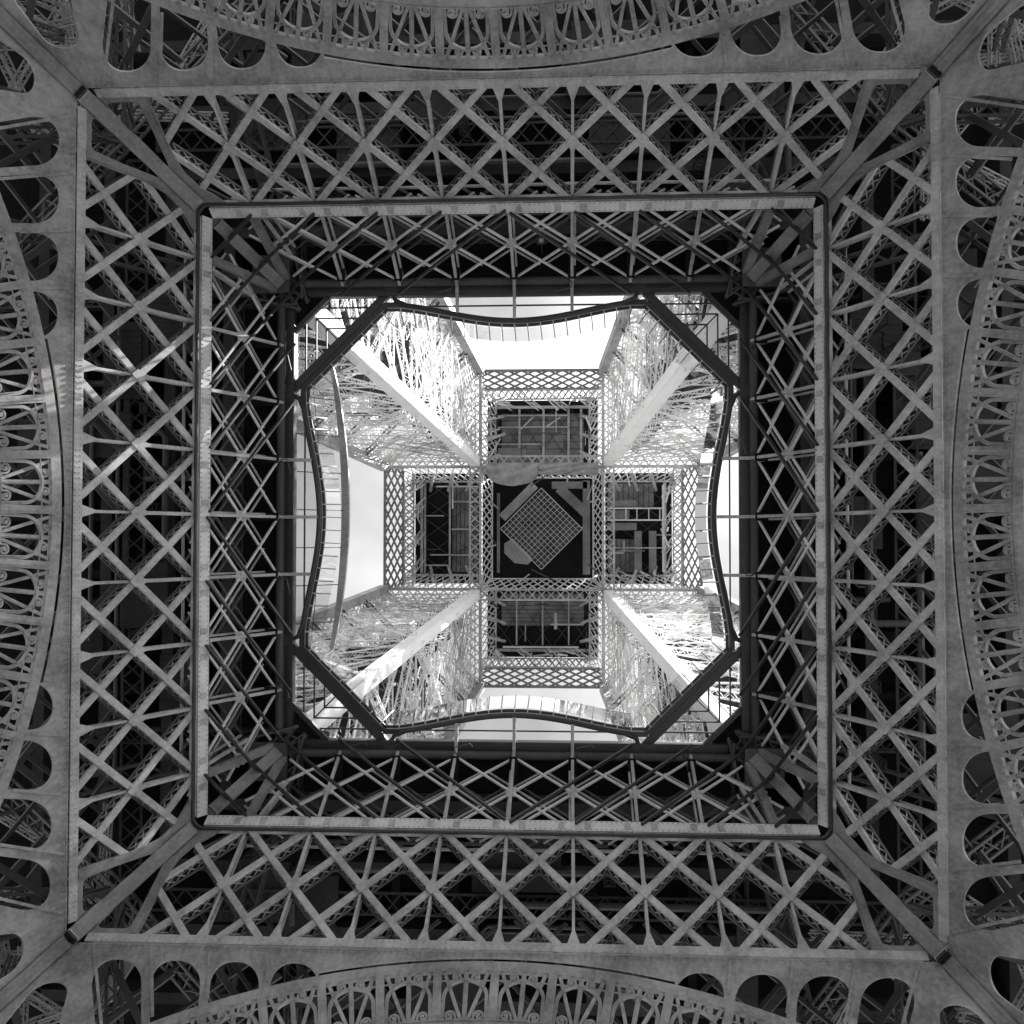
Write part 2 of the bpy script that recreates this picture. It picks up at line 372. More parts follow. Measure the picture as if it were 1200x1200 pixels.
# ================================================================== lattice girders above the arches
def make_girder():
    N = []
    ch = MB().box(-17.25, 17.25, -.06, .34, .002, .05)
    rv = MB()
    for s in (.03, .27):
        x = -17.1
        while x < 17.1:
            rv.add([(x - .038, s - .038, .05), (x + .038, s - .038, .05), (x + .038, s + .038, .05), (x - .038, s + .038, .05), (x, s, .095)],
                   [(0, 1, 4), (1, 2, 4), (2, 3, 4), (3, 0, 4)]); x += .24
    N.append(node('bottom_chord', ch.mesh('bottom_chord', IRON), kids=[node('rivets', rv.mesh('rivets', IRON), kind='stuff'),
             node('flange_lip', MB().box(-17.2, 17.2, -.09, -.062, -.5, .05).mesh('flange_lip', IRON))]))
    ST = -6.62
    for fam in (1, -1):
        for i in range(-6, 7):
            pts = []
            for q in range(201):
                t = q / 200; u = i * BAY + fam * (-.8 + 1.75 * t) * BAY; s = ST * t - .05
                if abs(u) <= umax(s): pts.append((u, s))
            if len(pts) < 24: continue
            a, b = pts[0], pts[-1]; L = hypot(b[0] - a[0], b[1] - a[1])
            front = (fam == 1 and i >= 0) or (fam == -1 and i < 0)
            z = (.02 if front else -.075) + (.012 if fam == 1 else 0)
            f, r, l = diag_meshes(L)
            N.append(node('diagonal', f, frame2(a, b, z), [node('rear_flange', r), node('lacing', l, kind='stuff')]))
    for i in range(-4, 5):
        u = i * BAY
        m = MB().box(u - .06, u + .06, -2.75, -.09, -.14, -.11).box(u - .06, u + .06, -2.75, -.09, -.50, -.47)
        zm = MB(); zigzag(zm, 2.6, 0, -.13, -.48, .04, .012, .4); 
        for v in zm.v: m.v.append((u + v[1], -.1 - v[0], v[2]))
        o = len(m.v) - len(zm.v); m.f += [tuple(j + o for j in q) for q in zm.f]
        m.prism([(u - .30, -.085), (u + .30, -.085), (u + .06, -.9), (u - .06, -.9)], -.108, -.085)
        N.append(node('post', m.mesh('post', IRON)))
        if abs(u) < umax(-6.5) - .2:
            m = MB().box(u - .08, u + .08, -6.6, -3.3, -.14, -.11).box(u - .08, u + .08, -6.6, -3.3, -.46, -.43)
            m.prism([(u - .22, -3.25), (u + .22, -3.25), (u + .08, -3.75), (u - .08, -3.75)], -.108, -.09)
            N.append(node('post', m.mesh('post', IRON)))
        N.append(node('gusset', MB().prism([(u, -2.66), (u + .27, -3.0), (u, -3.34), (u - .27, -3.0)], .035, .055).mesh('gusset', IRON)))
    tc = MB().box(-14.55, 14.55, -7.46, -6.80, .0, .05)
    tk = [node('chord_lip', MB().box(-14.5, 14.5, -6.80, -6.62, -.32, -.02).mesh('chord_lip', IRON)),
          node('chord_lip', MB().box(-14.3, 14.3, -7.52, -7.463, -.45, .03).mesh('chord_lip', IRON_MID))]
    for i in range(-4, 5):
        for off in (-.7, .55):
            u = i * BAY + off
            if abs(u) < 14: tk.append(node('splice_plate', MB().box(u - .16, u + .16, -7.36, -6.9, .051, .066).mesh('splice_plate', IRON)))
    rv = MB()
    for s in (-7.38, -6.88):
        x = -14.3
        while x < 14.3:
            rv.add([(x - .038, s - .038, .05), (x + .038, s - .038, .05), (x + .038, s + .038, .05), (x - .038, s + .038, .05), (x, s, .095)],
                   [(0, 1, 4), (1, 2, 4), (2, 3, 4), (3, 0, 4)]); x += .24
    tk.append(node('rivets', rv.mesh('rivets', IRON), kind='stuff'))
    N.append(node('top_chord', tc.mesh('top_chord', IRON_LIGHT), kids=tk))
    # far face of the girder, seen through the openings
    for fam in (1, -1):
        for i in range(-7, 8):
            a = (i * BAY - fam * .9 * BAY, .3); b = (i * BAY + fam * .9 * BAY, -6.3)
            if abs(a[0]) < 20 and abs(b[0]) < 18:
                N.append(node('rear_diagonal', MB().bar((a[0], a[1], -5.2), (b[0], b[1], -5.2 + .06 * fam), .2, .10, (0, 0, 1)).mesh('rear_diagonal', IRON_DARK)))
    return N
GIRDER = make_girder()
for k in range(4):
    thing('lattice_girder', 'deep girder of crossed laced iron bars ' + SIDE[k], 'girder',
          RZ[k] @ FACE, 'lower lattice girders round the void', GIRDER)
# dark pipe that runs round the top of the girders
def loop_side(me_name, half, z, r, rc, mat):
    pts = [(-half + rc, -half)] + [(half - rc, -half)]
    return pts
hv = 14.93 + .03; rc = .55; m = MB()
p = [(-hv + rc, -hv, 49.82), (hv - rc, -hv, 49.82)] + [(hv - rc + rc * sin(a), -hv + rc - rc * cos(a), 49.82) for a in [pi / 2 * i / 6 for i in range(1, 7)]]
PIPE = m.tube(p, .095, 8).mesh('ring_pipe', IRON_DARK, True)
thing('ring_pipe', 'dark pipe running round the ledge on top of the lower girders', 'pipe', Matrix.Translation((0, 0, 0)), None,
      [node('pipe_length', PIPE, RZ[k]) for k in range(4)])

# ================================================================== upper girders under the first floor
def make_upper():
    N = []
    def bars(name, n0, w, t, mat, s0, s1, span, phase, lim, dn=.03, amin=0):
        for fam in (1, -1):
            for i in range(-5, 6):
                a = Vector((i * BAY + phase * fam, s0)); b = Vector((i * BAY + phase * fam + fam * span, s1))
                pts = [a.lerp(b, q / 60) for q in range(61)]; pts = [q for q in pts if abs(q.x) < vs(q.y) - lim]
                if len(pts) < 16: continue
                a, b = pts[0], pts[-1]
                N.append(node(name, MB().bar((a.x, a.y, n0 + dn * fam), (b.x, b.y, n0 + dn * fam), w, t, (0, 0, 1)).mesh(name, mat)))
    # slim dark bars in front
    for fam in (1, -1):
        for i in range(0, 5):
            a = Vector((fam * (i * BAY + .12), -7.2)); b = Vector((fam * (i * BAY + .12 + 6.1), -13.3))
            if i == 4: b = a.lerp(b, .62)
            pts = [q for q in [a.lerp(b, t / 60) for t in range(61)] if abs(q.x) < vs(q.y) + 3.2]
            a, b = pts[0], pts[-1]
            N.append(node('dark_brace', MB().bar((a.x, a.y, .22 + .08 * fam), (b.x, b.y, .22 + .08 * fam), .10, .18, (0, 0, 1)).mesh('dark_brace', IRON_DARK)))
    bars('light_brace', -.75, .105, .10, IRON_LIGHT, -7.6, -13.4, 2.05 * BAY, -1.0 * BAY, .3)
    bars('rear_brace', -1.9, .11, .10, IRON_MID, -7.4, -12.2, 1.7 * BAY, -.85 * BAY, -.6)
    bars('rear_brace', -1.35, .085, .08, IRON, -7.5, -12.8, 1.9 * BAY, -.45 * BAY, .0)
    for i in range(-4, 5):
        u = i * BAY
        s1 = -13.4
        if abs(u) > vs(-9): continue
        b = (u, s1) if abs(u) < vs(s1) - .3 else (u * .93, -10.9)
        m = MB().bar((u, -7.55, -.6), (b[0], b[1], -.6), .15, .15, (0, 0, 1)).bar((u + .15, -7.55, -1.1), (b[0] + .15, b[1], -1.1), .10, .10, (0, 0, 1))
        N.append(node('post', m.mesh('post', IRON)))
        N.append(node('gusset', MB().box(u - .26, u + .26, -10.75, -10.05, -.70, -.68).mesh('gusset', IRON)))
    # thin rails and conduit behind the ledge
    for s, n0, w in ((-8.0, -1.3, .07), (-8.35, -1.7, .05), (-7.8, -2.1, .08)):
        N.append(node('conduit', MB().tube([(-13.2, s, n0), (-4, s - .03, n0), (3, s + .04, n0), (13.2, s, n0)], w, 6).mesh('conduit', IRON)))
    # lattice beam at the back of the opening edge
    N.append(node('rear_lattice_beam', MB().lattice((-12.5, -11.9, -2.9), (12.5, -11.9, -2.9), (12.5, -12.8, -2.9), (-12.5, -12.8, -2.9), 26, 1, .07, .03, .10).mesh('rear_lattice_beam', IRON_MID), kind='stuff'))
    return N
UPPER = make_upper()
for k in range(4):
    thing('upper_girder', 'thin crossed bars under the opening edge ' + SIDE[k], 'girder',
          RZ[k] @ FACE, 'upper lattice girders round the void', UPPER)

# ================================================================== lower pillars with the corner gussets
def strut_mesh(L, w, d, mat, ang=.09, lw=.05, pitch=None, name='brace'):
    key = (round(L, 1), w, d, mat.name, ang)
    if key not in _cache:
        L = round(L, 1); m = MB(); y, z = w / 2, d / 2
        for sy in (-1, 1):
            for sz in (-1, 1): m.box(0, L, sy * y - ang / 2, sy * y + ang / 2, sz * z - ang / 2, sz * z + ang / 2)
        n = max(2, round(L / (pitch or w * 1.1))); dx = L / n
        for i in range(n):
            s = 1 if i % 2 else -1
            for sz in (-1, 1): m.bar((i * dx, -s * y, sz * z), ((i + 1) * dx, s * y, sz * z), lw, .02, (0, 0, 1))
            for sy in (-1, 1): m.bar((i * dx, sy * y, s * z), ((i + 1) * dx, sy * y, -s * z), lw, .02, (0, 1, 0))
        _cache[key] = m.mesh(name, mat)
    return _cache[key]
def frame3(a, b, up):
    a, b, up = Vector(a), Vector(b), Vector(up); x = (b - a).normalized(); y = up.cross(x)
    if y.length < 1e-3: y = Vector((0, 1, 0)).cross(x)
    y.normalize(); z = x.cross(y)
    return Matrix(((x.x, y.x, z.x, a.x), (x.y, y.y, z.y, a.y), (x.z, y.z, z.z, a.z), (0, 0, 0, 1)))
def strut(name, a, b, w, d, mat, up=(0, 0, 1), **kw):
    L = (Vector(b) - Vector(a)).length
    return node(name, strut_mesh(L, w, d, mat, name=name, **kw), frame3(a, b, up))

def make_pillar():          # the pillar in the corner x<0, y<0
    N = []
    def ov(z): return 62.4 - (62.4 - 31.5) * z / 57
    c = lambda a, b, z: Vector((-(vz(z) if a == 0 else ov(z)), -(vz(z) if b == 0 else ov(z)), z))
    # inner chord: chamfered box on the corner line
    a, b = c(0, 0, 0.6), c(0, 0, 55.4); w = Vector((1, -1, 0)).normalized(); d = (b - a).normalized()
    nrm = d.cross(w); nrm = nrm if nrm.x > 0 else -nrm
    for z0, z1, wd, fr in ((.6, 43.55, .56, .36), (43.75, 49.75, .62, .48), (51.0, 55.3, .60, .12)):
        a, b = c(0, 0, z0), c(0, 0, z1); kids = []
        for off in (-wd * .36, wd * .36): kids.append(node('edge_strip', MB().bar(a + w * off + nrm * (fr + .012), b + w * off + nrm * (fr + .012), .10, .022, nrm).mesh('edge_strip', IRON_SHADED)))
        kids.append(node('cover_strip', MB().bar(a + nrm * (fr + .011), b + nrm * (fr + .011), .16, .02, nrm).mesh('cover_strip', IRON_SHADED)))
        if z0 > 1:      # dark block painting the shade inside the open foot, with a pale nosing
            kids.append(node('mouth_shade', MB().bar(a - d * .12 + nrm * (fr - .02), a - d * .002 + nrm * (fr - .02), wd * .86, .46, nrm).mesh('mouth_shade', IRON_DARK)))
            kids.append(node('nosing', MB().bar(a - w * wd * .46 + nrm * (fr + .10), a + w * wd * .46 + nrm * (fr + .10), .16, .07, d).mesh('nosing', IRON_LIGHT)))
        N.append(node('inner_chord', MB().bar(a + nrm * (fr - .25), b + nrm * (fr - .25), wd, .5, nrm).mesh('inner_chord', IRON_SHADED), kids=kids))
    # gusset plates fanning from the chord on to both girder faces
    out = [(-VA + .02, -.09), (-15.12, -.09), (-15.12, -3.6), (-14.95, -4.6), (-14.55, -5.4), (-13.9, -6.1), (-13.5, -6.62), (-vs(-6.62) + .02, -6.62)]
    out = rounded(out, [0, 0, 0, 1, 1, .8, 0, 0], 4)
    hole = rounded([(-15.62, -.36), (-15.45, -4.1), (-15.68, -4.1), (-17.2, -.36)], [.25, .12, .12, .3], 5)
    gm = plate('corner_gusset', out, [hole], .10, IRON_SHADED)
    mir = Matrix(((0, 1, 0, 0), (1, 0, 0, 0), (0, 0, 1, 0), (0, 0, 0, 1)))
    gm2 = gm.copy(); gm2.transform(Matrix.Translation((0, 0, .04)))
    N.append(node('corner_gusset', gm2, FACE))
    gm3 = gm2.copy(); gm3.transform(Matrix.Scale(-1, 4, (1, 0, 0))); gm3.flip_normals()
    N.append(node('corner_gusset', gm3, RZ[3] @ FACE))
    # arm ribs along the gusset edge
    arm = MB().box(-15.52, -15.2, -4.6, -.1, .042, .09).mesh('gusset_rib', IRON_SHADED)
    arm2 = arm.copy(); arm2.transform(Matrix.Scale(-1, 4, (1, 0, 0))); arm2.flip_normals()
    N.append(node('gusset_rib', arm, FACE)); N.append(node('gusset_rib', arm2, RZ[3] @ FACE))
    # bracing fan towards the opening corner
    for sgn in (0, 1):
        u0, s0, u1, s1 = -13.9, -7.3, -11.9, -12.6
        me = MB().bar((-12.7, -7.5, -.3), (-12.2, -12.4, -.3), .42, .25, (0, 0, 1)).mesh('fan_strut', IRON_SHADED)
        if sgn: me.transform(Matrix.Scale(-1, 4, (1, 0, 0))); me.flip_normals()
        N.append(node('fan_strut', me, FACE if not sgn else RZ[3] @ FACE))
    zs = [0.6, 12.5, 24, 35, 46, 56.8]
    for (i, j) in ((1, 0), (0, 1), (1, 1)):
        N.append(node('chord', MB().bar(c(i, j, .6), c(i, j, 56.8), 1.0, 1.0, (1, 0, 0)).mesh('chord', IRON)))
    faces = (((0, 0), (1, 0)), ((0, 0), (0, 1)), ((1, 0), (1, 1)), ((0, 1), (1, 1)))
    for p, q in faces:
        for k in range(5):
            z0, z1 = zs[k], zs[k + 1]
            N.append(strut('brace', c(*p, z0), c(*q, z1), .8, .6, IRON_MID, ang=.12, lw=.08))
            N.append(strut('brace', c(*q, z0), c(*p, z1), .8, .6, IRON_MID, ang=.12, lw=.08))
            N.append(strut('girt', c(*p, z1 - .3), c(*q, z1 - .3), .7, .7, IRON_MID, ang=.12, lw=.08))
    for f0, f1, nm in ((.04, .96, 'bounce_blocker'),):
        q = lambda f, g_, z: Vector((-(vz(z) * (1 - f) + ov(z) * f), -(vz(z) * (1 - g_) + ov(z) * g_), z))
        N.append(node(nm, MB().hexa([q(*e, .3) for e in ((f1, f1), (f0, f1), (f0, f0), (f1, f0))] + [q(*e, 35) for e in ((f1, f1), (f0, f1), (f0, f0), (f1, f0))]).mesh(nm, PANEL)))  # unseen solid added to keep ground bounce off the opposite corners
    # inner bracing of the pillar head that shows through the corner slots
    for k in range(80):
        z = 39 + random.random() * 12
        a = c(0, 0, z) + Vector((-random.uniform(1, 9), -random.uniform(1, 9), 0)); b = a + Vector((random.uniform(-7, 7), random.uniform(-7, 7), random.uniform(-4, 4)))
        if min(-a.x - vz(a.z), -a.y - vz(a.z), -b.x - vz(b.z), -b.y - vz(b.z)) < .9 or b.z > 55: continue
        N.append(strut('inner_brace', a, b, .35, .35, IRON if k % 3 else IRON_MID, ang=.07, lw=.04))
    for i in (0, 1):
        for j in (0, 1):
            q = c(i, j, 0)
            N.append(node('masonry_block', MB().hexa([q + Vector(p) for p in ((-3, -3, 0), (3, -3, 0), (3, 3, 0), (-3, 3, 0), (-1.6, -1.6, 1.6), (1.6, -1.6, 1.6), (1.6, 1.6, 1.6), (-1.6, 1.6, 1.6))]).mesh('masonry_block', STONE)))
    return N
PILLAR = make_pillar()
for k in range(4):
    thing('iron_pylon', 'leaning iron pillar with forked corner gusset ' + CORN[k], 'pillar', RZ[k], 'lower corner pillars', PILLAR)

# ================================================================== first floor
HO = 12.05                                   # half width of the opening
def ring_slab(h0, h1, z0, z1, m):
    for k in range(4):
        P = [(-h0, -h0), (-h1, -h1), (h1, -h1), (h0, -h0)]
        R = RZ[k].to_3x3()
        P = [R @ Vector((x, y, 0)) for x, y in P]
        m.hexa([(p.x, p.y, z0) for p in P] + [(p.x, p.y, z1) for p in P])
    return m
DN = []
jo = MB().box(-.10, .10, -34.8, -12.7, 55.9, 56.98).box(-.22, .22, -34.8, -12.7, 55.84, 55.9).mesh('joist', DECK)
for k in range(4):
    for i in range(-5, 6):
        u = i * BAY
        if abs(u) < 12: DN.append(node('joist', jo, RZ[k] @ Matrix.Translation((u, 0, 0))))
    for v in (15.2, 18.4, 21.8, 25.4):
        DN.append(node('cross_beam', MB().box(-v, v, -v - .16, -v + .16, 55.2, 56.97).box(-v, v, -v - .3, -v + .3, 55.12, 55.2).mesh('cross_beam', PANEL), RZ[k]))
    DN.append(node('soffit_lattice', MB().lattice((-19, -19.5, 54.6), (19, -19.5, 54.6), (19, -20.6, 54.6), (-19, -20.6, 54.6), 40, 1, .08, .03, .14).mesh('soffit_lattice', PANEL), RZ[k], kind='stuff'))
    rnd = random.Random(k + 3)
    for q in range(12):        # cladding sheets with standing ribs
        u0 = rnd.uniform(-16, 12); wd = rnd.uniform(2, 4.4); v0 = rnd.uniform(15.6, 24); dp = rnd.uniform(1.6, 3.2); z = 54.4 + rnd.random() * .55
        mm = MB().box(u0, u0 + wd, -v0 - dp, -v0, z, z + .3)
        x = u0 + .1
        while x < u0 + wd - .1: mm.box(x, x + .06, -v0 - dp + .02, -v0 - .02, z - .07, z - .001); x += .32
        DN.append(node('cladding_sheet', mm.mesh('cladding_sheet', PANEL), RZ[k]))
    for q in range(5):
        v0 = rnd.uniform(15.5, 23); a, b = rnd.uniform(-14, -2), rnd.uniform(1, 14); z = 54.1 + rnd.random() * .8
        DN.append(node('service_pipe', MB().tube([(a, -v0, z), (b, -v0, z), (b + .3, -v0 - .3, z + .1), (b + .3, -v0 - 3, z + .2)], rnd.uniform(.06, .2), 8).mesh('service_pipe', IRON_MID), RZ[k]))
    for q in range(7):
        u = rnd.uniform(-13, 13); v0 = rnd.uniform(16, 22)
        DN.append(node('hanger', MB().lattice((u - .25, -v0, 51.5), (u + .25, -v0, 51.5), (u + .25, -v0, 56.5), (u - .25, -v0, 56.5), 1, 9, .05, .03, .07).mesh('hanger', PANEL), RZ[k], kind='stuff'))
deck = structure('first_floor_deck', ring_slab(12.7, 35.3, 57.0, 57.5, MB()).mesh('first_floor_deck', DECK), DN)

# frame of the opening: edge beams, round beam, diagonal beams
ON = []
for k in range(4):
    h = 12.75
    ON.append(node('round_beam', MB().tube([(-h, -h, 56.55), (h, -h, 56.55)], .24, 10).mesh('round_beam', IRON_MID, True), RZ[k]))
    e = MB().box(-12.6, 12.6, -12.56, -12.05, 56.75, 57.25).box(-12.3, 12.3, -12.3, -12.06, 56.6, 56.75)
    for i in range(-8, 9): e.box(i * 1.5 - .2, i * 1.5 + .2, -12.7, -12.57, 56.8, 57.1)
    ON.append(node('edge_beam', e.mesh('edge_beam', IRON_DARK), RZ[k]))
    # long diagonal beam and the short one in the corner
    ON.append(node('diagonal_beam', MB().bar((-12.52, -6.70, 57.0), (-6.70, -12.52, 57.0), .42, .4, (0, 0, 1)).mesh('diagonal_beam', IRON_DARK), RZ[k],
             kids=[node('beam_shoe', MB().bar((-12.75, -6.95, 56.8), (-12.05, -6.45, 56.8), .5, .12, (0, 0, 1)).mesh('beam_shoe', IRON_MID)),
                   node('beam_shoe', MB().bar((-6.95, -12.75, 56.8), (-6.45, -12.05, 56.8), .5, .12, (0, 0, 1)).mesh('beam_shoe', IRON_MID))]))
    ON.append(node('corner_beam', MB().bar((-12.6, -9.7, 56.9), (-9.7, -12.6, 56.9), .24, .35, (0, 0, 1)).mesh('corner_beam', IRON_DARK), RZ[k]))
    ON.append(node('corner_plate', MB().prism([(-12.6, -12.6), (-9.9, -12.6), (-12.6, -9.9)], 57.12, 57.22).mesh('corner_plate', DECK), RZ[k]))
    ON.append(node('corner_bracket', MB().prism([(-14.0, -14.0), (-12.0, -14.0), (-12.0, -12.0), (-14.0, -12.0)], 55.3, 55.55).mesh('corner_bracket', IRON_MID), RZ[k]))
    # small bent hooks under the edge
    for u in (-3.4, 3.0, -9.0, 8.6):
        ON.append(node('hook', MB().tube([(u, -12.7, 56.3), (u + .1, -12.5, 55.9), (u + .1, -12.2, 55.8), (u - .7, -12.0, 55.8), (u - .8, -12.15, 55.85)], .035, 6).mesh('hook', IRON_MID, True), RZ[k]))
thing('opening_frame', 'dark steel frame edging the square opening, with beams cutting off its corners', 'frame', Matrix(), None, ON)

# glass floor strips and corner panes
def vcurve(u): return 11.62 - .92 * max(0, cos(pi * u / 13.0)) ** 1.5
for k in range(4):
    N = []
    us = [-5.9 + 11.8 * i / 24 for i in range(25)]
    def strip(a, b):
        P = [(u, -12.04) for u in a] + [(u, -vcurve(u) - .2) for u in reversed(a)]
        return MB().prism(P, 57.14, 57.17)
    seg = [us[0:7], us[6:13], us[12:19], us[18:25]]
    for s_ in seg: N.append(node('pane', strip(s_, 0).mesh('pane', GLASS_FLOOR)))
    N.append(node('mullion', MB().box(-5.2, 5.2, -11.58, -11.51, 57.0, 57.13).mesh('mullion', IRON_DARK)))
    for i in (-1, 0, 1):
        u = i * BAY
        N.append(node('bearer', MB().bar((u, -12.9, 56.45), (u, -vcurve(u) - .05, 56.75), .17, .25, (0, 0, 1)).mesh('bearer', IRON_LIGHT if False else IRON)))
    thing('glass_walkway', 'curved strip of glass floor at the opening edge ' + SIDE[k], 'glass floor', RZ[k], 'glass floor strips along the opening', N)
    N = [node('pane', MB().prism([(-11.95, -7.4), (-11.95, -10.25), (-10.25, -11.95), (-7.4, -11.95)], 57.14, 57.17).mesh('pane', GLASS_FLOOR))]
    for i, o in enumerate((11.52, 10.95, 10.38)):
        x0 = -o
        a = max(-19.1 + o, -o) if False else None
        N.append(node('mullion', MB().bar((-o, -(22.2 - o) if (22.2 - o) < o else -o, 57.06), (-o, -(19.3 - o), 57.06), .075, .12, (0, 0, 1)).mesh('mullion', IRON_DARK)))
        N.append(node('mullion', MB().bar((-(22.2 - o) if (22.2 - o) < o else -o, -o, 57.06), (-(19.3 - o), -o, 57.06), .075, .12, (0, 0, 1)).mesh('mullion', IRON_DARK)))
    N.append(node('mullion', MB().bar((-10.95, -10.95, 57.07), (-9.75, -9.75, 57.07), .075, .1, (0, 0, 1)).mesh('mullion', IRON_DARK)))
    thing('corner_skylight', 'corner glass floor with nested dark bars ' + CORN[k], 'glass floor', RZ[k], 'glass floors in the opening corners', N)

# balustrades: curved ones on the sides, straight ones across the corners
def rim(pts, w, z0, z1, mat, name, smooth=True):
    m = MB(); n = len(pts)
    for i, p in enumerate(pts):
        a, b = Vector(pts[max(i - 1, 0)]), Vector(pts[min(i + 1, n - 1)]); d = (b - a).normalized(); x = Vector((-d.y, d.x)) * w / 2
        m.v += [(p[0] - x.x, p[1] - x.y, z0), (p[0] + x.x, p[1] + x.y, z0), (p[0] + x.x, p[1] + x.y, z1), (p[0] - x.x, p[1] - x.y, z1)]
    for i in range(n - 1):
        q = i * 4
        for k in range(4): m.f.append((q + k, q + k + 4, q + (k + 1) % 4 + 4, q + (k + 1) % 4))
    m.f += [(0, 1, 2, 3), (n * 4 - 1, n * 4 - 2, n * 4 - 3, n * 4 - 4)]
    return m.mesh(name, mat, smooth)
def off(pts, d):
    o = []
    for i, p in enumerate(pts):
        a, b = Vector(pts[max(i - 1, 0)]), Vector(pts[min(i + 1, len(pts) - 1)]); t = (b - a).normalized(); o.append((p[0] - t.y * d, p[1] + t.x * d))
    return o
def balustrade(pts, npost, nseg):
    N = [node('rim_beam', rim(pts, .26, 56.85, 57.2, IRON_DARK, 'rim_beam'))]
    N.append(node('light_strip', rim(off(pts, .17), .055, 56.98, 57.03, IRON_LIGHT, 'light_strip')))
    N.append(node('base_rail', rim(off(pts, .26), .14, 56.95, 57.15, IRON_DARK, 'base_rail')))
    P0, P1 = off(pts, .40), off(pts, .85); n = len(pts) - 1
    def at(P, f):
        x = f * n; i = min(int(x), n - 1); return Vector(P[i]).lerp(Vector(P[i + 1]), x - i)
    for i in range(npost):
        f = (i + .5) / npost; a, b = at(P0, f), at(P1, f)
        N.append(node('post', MB().bar((a.x, a.y, 57.1), (b.x, b.y, 58.45), .045, .07, (0, 0, 1)).mesh('post', IRON_DARK),
                 kids=[node('clip', MB().bar((at(off(pts, .16), f).x, at(off(pts, .16), f).y, 56.9), (at(off(pts, .42), f).x, at(off(pts, .42), f).y, 56.9), .06, .05, (0, 0, 1)).mesh('clip', IRON_LIGHT))]))
    for i in range(nseg):
        m = MB(); K = 4
        for j in range(K + 1):
            f = (i + .02 + .96 * j / K) / nseg; a, b = at(P0, f), at(P1, f)
            m.v += [(a.x, a.y, 57.12), (b.x, b.y, 58.4), (b.x, b.y + .0, 58.412), (a.x, a.y, 57.132)]
        for j in range(K):
            q = j * 4
            for k in range(4): m.f.append((q + k, q + k + 4, q + (k + 1) % 4 + 4, q + (k + 1) % 4))
        N.append(node('pane', m.mesh('pane', GLASS)))
    return N
cu = [(-6.55, -12.3), (-6.62, -12.05), (-6.5, -11.82), (-6.2, -11.70)] + [(-5.9 + 11.8 * i / 36, -vcurve(-5.9 + 11.8 * i / 36)) for i in range(37)] + [(6.2, -11.70), (6.5, -11.82), (6.62, -12.05), (6.55, -12.3)]
curved = [(-7.15, -11.62), (-6.3, -11.62)] + [(-5.9 + 11.8 * i / 40, -vcurve(-5.9 + 11.8 * i / 40)) for i in range(41)] + [(6.3, -11.62), (7.15, -11.62)]
straight = [(-11.62 + 4.47 * i / 10, -7.15 - 4.47 * i / 10) for i in range(11)]
CB = balustrade(curved, 19, 9); SB = balustrade(straight, 8, 4)
for k in range(4):
    nd = CB + [node('curved_tube', MB().tube([(x, y, 56.85) for x, y in cu], .13, 8).mesh('curved_tube', IRON_DARK, True))]
    thing('curved_balustrade', 'bulging glass balustrade on dark curved rim ' + SIDE[k], 'balustrade', RZ[k], 'curved balustrades round the opening', nd)
    thing('corner_balustrade', 'straight glass balustrade across the opening corner ' + CORN[k], 'balustrade', RZ[k], 'corner balustrades round the opening', SB)

# sloping glass canopy of the pavilion on one side
def canopy():
    K = 32; N = []
    def fx(t):    # t 0..1 along y
        y = -9.3 + 17.6 * t; x = -11.3 + .95 * sin(pi * min(1, max(0, t))) ** .8; return x, y
    P = [fx(i / K) for i in range(K + 1)]
    m = MB()
    for i, (x, y) in enumerate(P):
        w = .10 + .12 * sin(pi * i / K)
        m.v += [(x - w, y, 61.8), (x + w, y, 61.9), (x + w, y, 62.25), (x - w, y, 62.25)]
    for i in range(K):
        q = i * 4
        for k in range(4): m.f.append((q + k, q + k + 4, q + (k + 1) % 4 + 4, q + (k + 1) % 4))
    m.f += [(0, 1, 2, 3), (K * 4 + 3, K * 4 + 2, K * 4 + 1, K * 4)]
    N.append(node('roof_edge', m.mesh('roof_edge', IRON, True)))
    for i in range(8):
        a, b = P[i * 4], P[i * 4 + 4]
        mm = MB().hexa([(a[0] - .1, a[1] + .02, 61.95), (b[0] - .1, b[1] - .02, 61.95), (-14.6, b[1] - .02, 58.3), (-14.6, a[1] + .02, 58.3),
                        (a[0] - .1, a[1] + .02, 61.97), (b[0] - .1, b[1] - .02, 61.97), (-14.62, b[1] - .02, 58.32), (-14.62, a[1] + .02, 58.32)])
        N.append(node('pane', mm.mesh('pane', GLASS)))
        N.append(node('glazing_bar', MB().bar((a[0] - .1, a[1], 61.9), (-14.6, a[1], 58.25), .05, .09, (0, 0, 1)).mesh('glazing_bar', IRON_MID)))
    for f in (.3, .62):
        m = MB()
        for i in range(K):
            a, b = P[i], P[i + 1]
            A = Vector((a[0] * (1 - f) - 14.6 * f, a[1], 61.85 - 3.6 * f)); B = Vector((b[0] * (1 - f) - 14.6 * f, b[1], 61.85 - 3.6 * f)); m.bar(A, B, .035, .05)
        N.append(node('glazing_bar', m.mesh('glazing_bar', IRON_MID)))
    return N
thing('glass_canopy', 'sloping glass pavilion front with one long curved grey roof edge overhanging the opening', 'canopy', Matrix(), None, canopy())

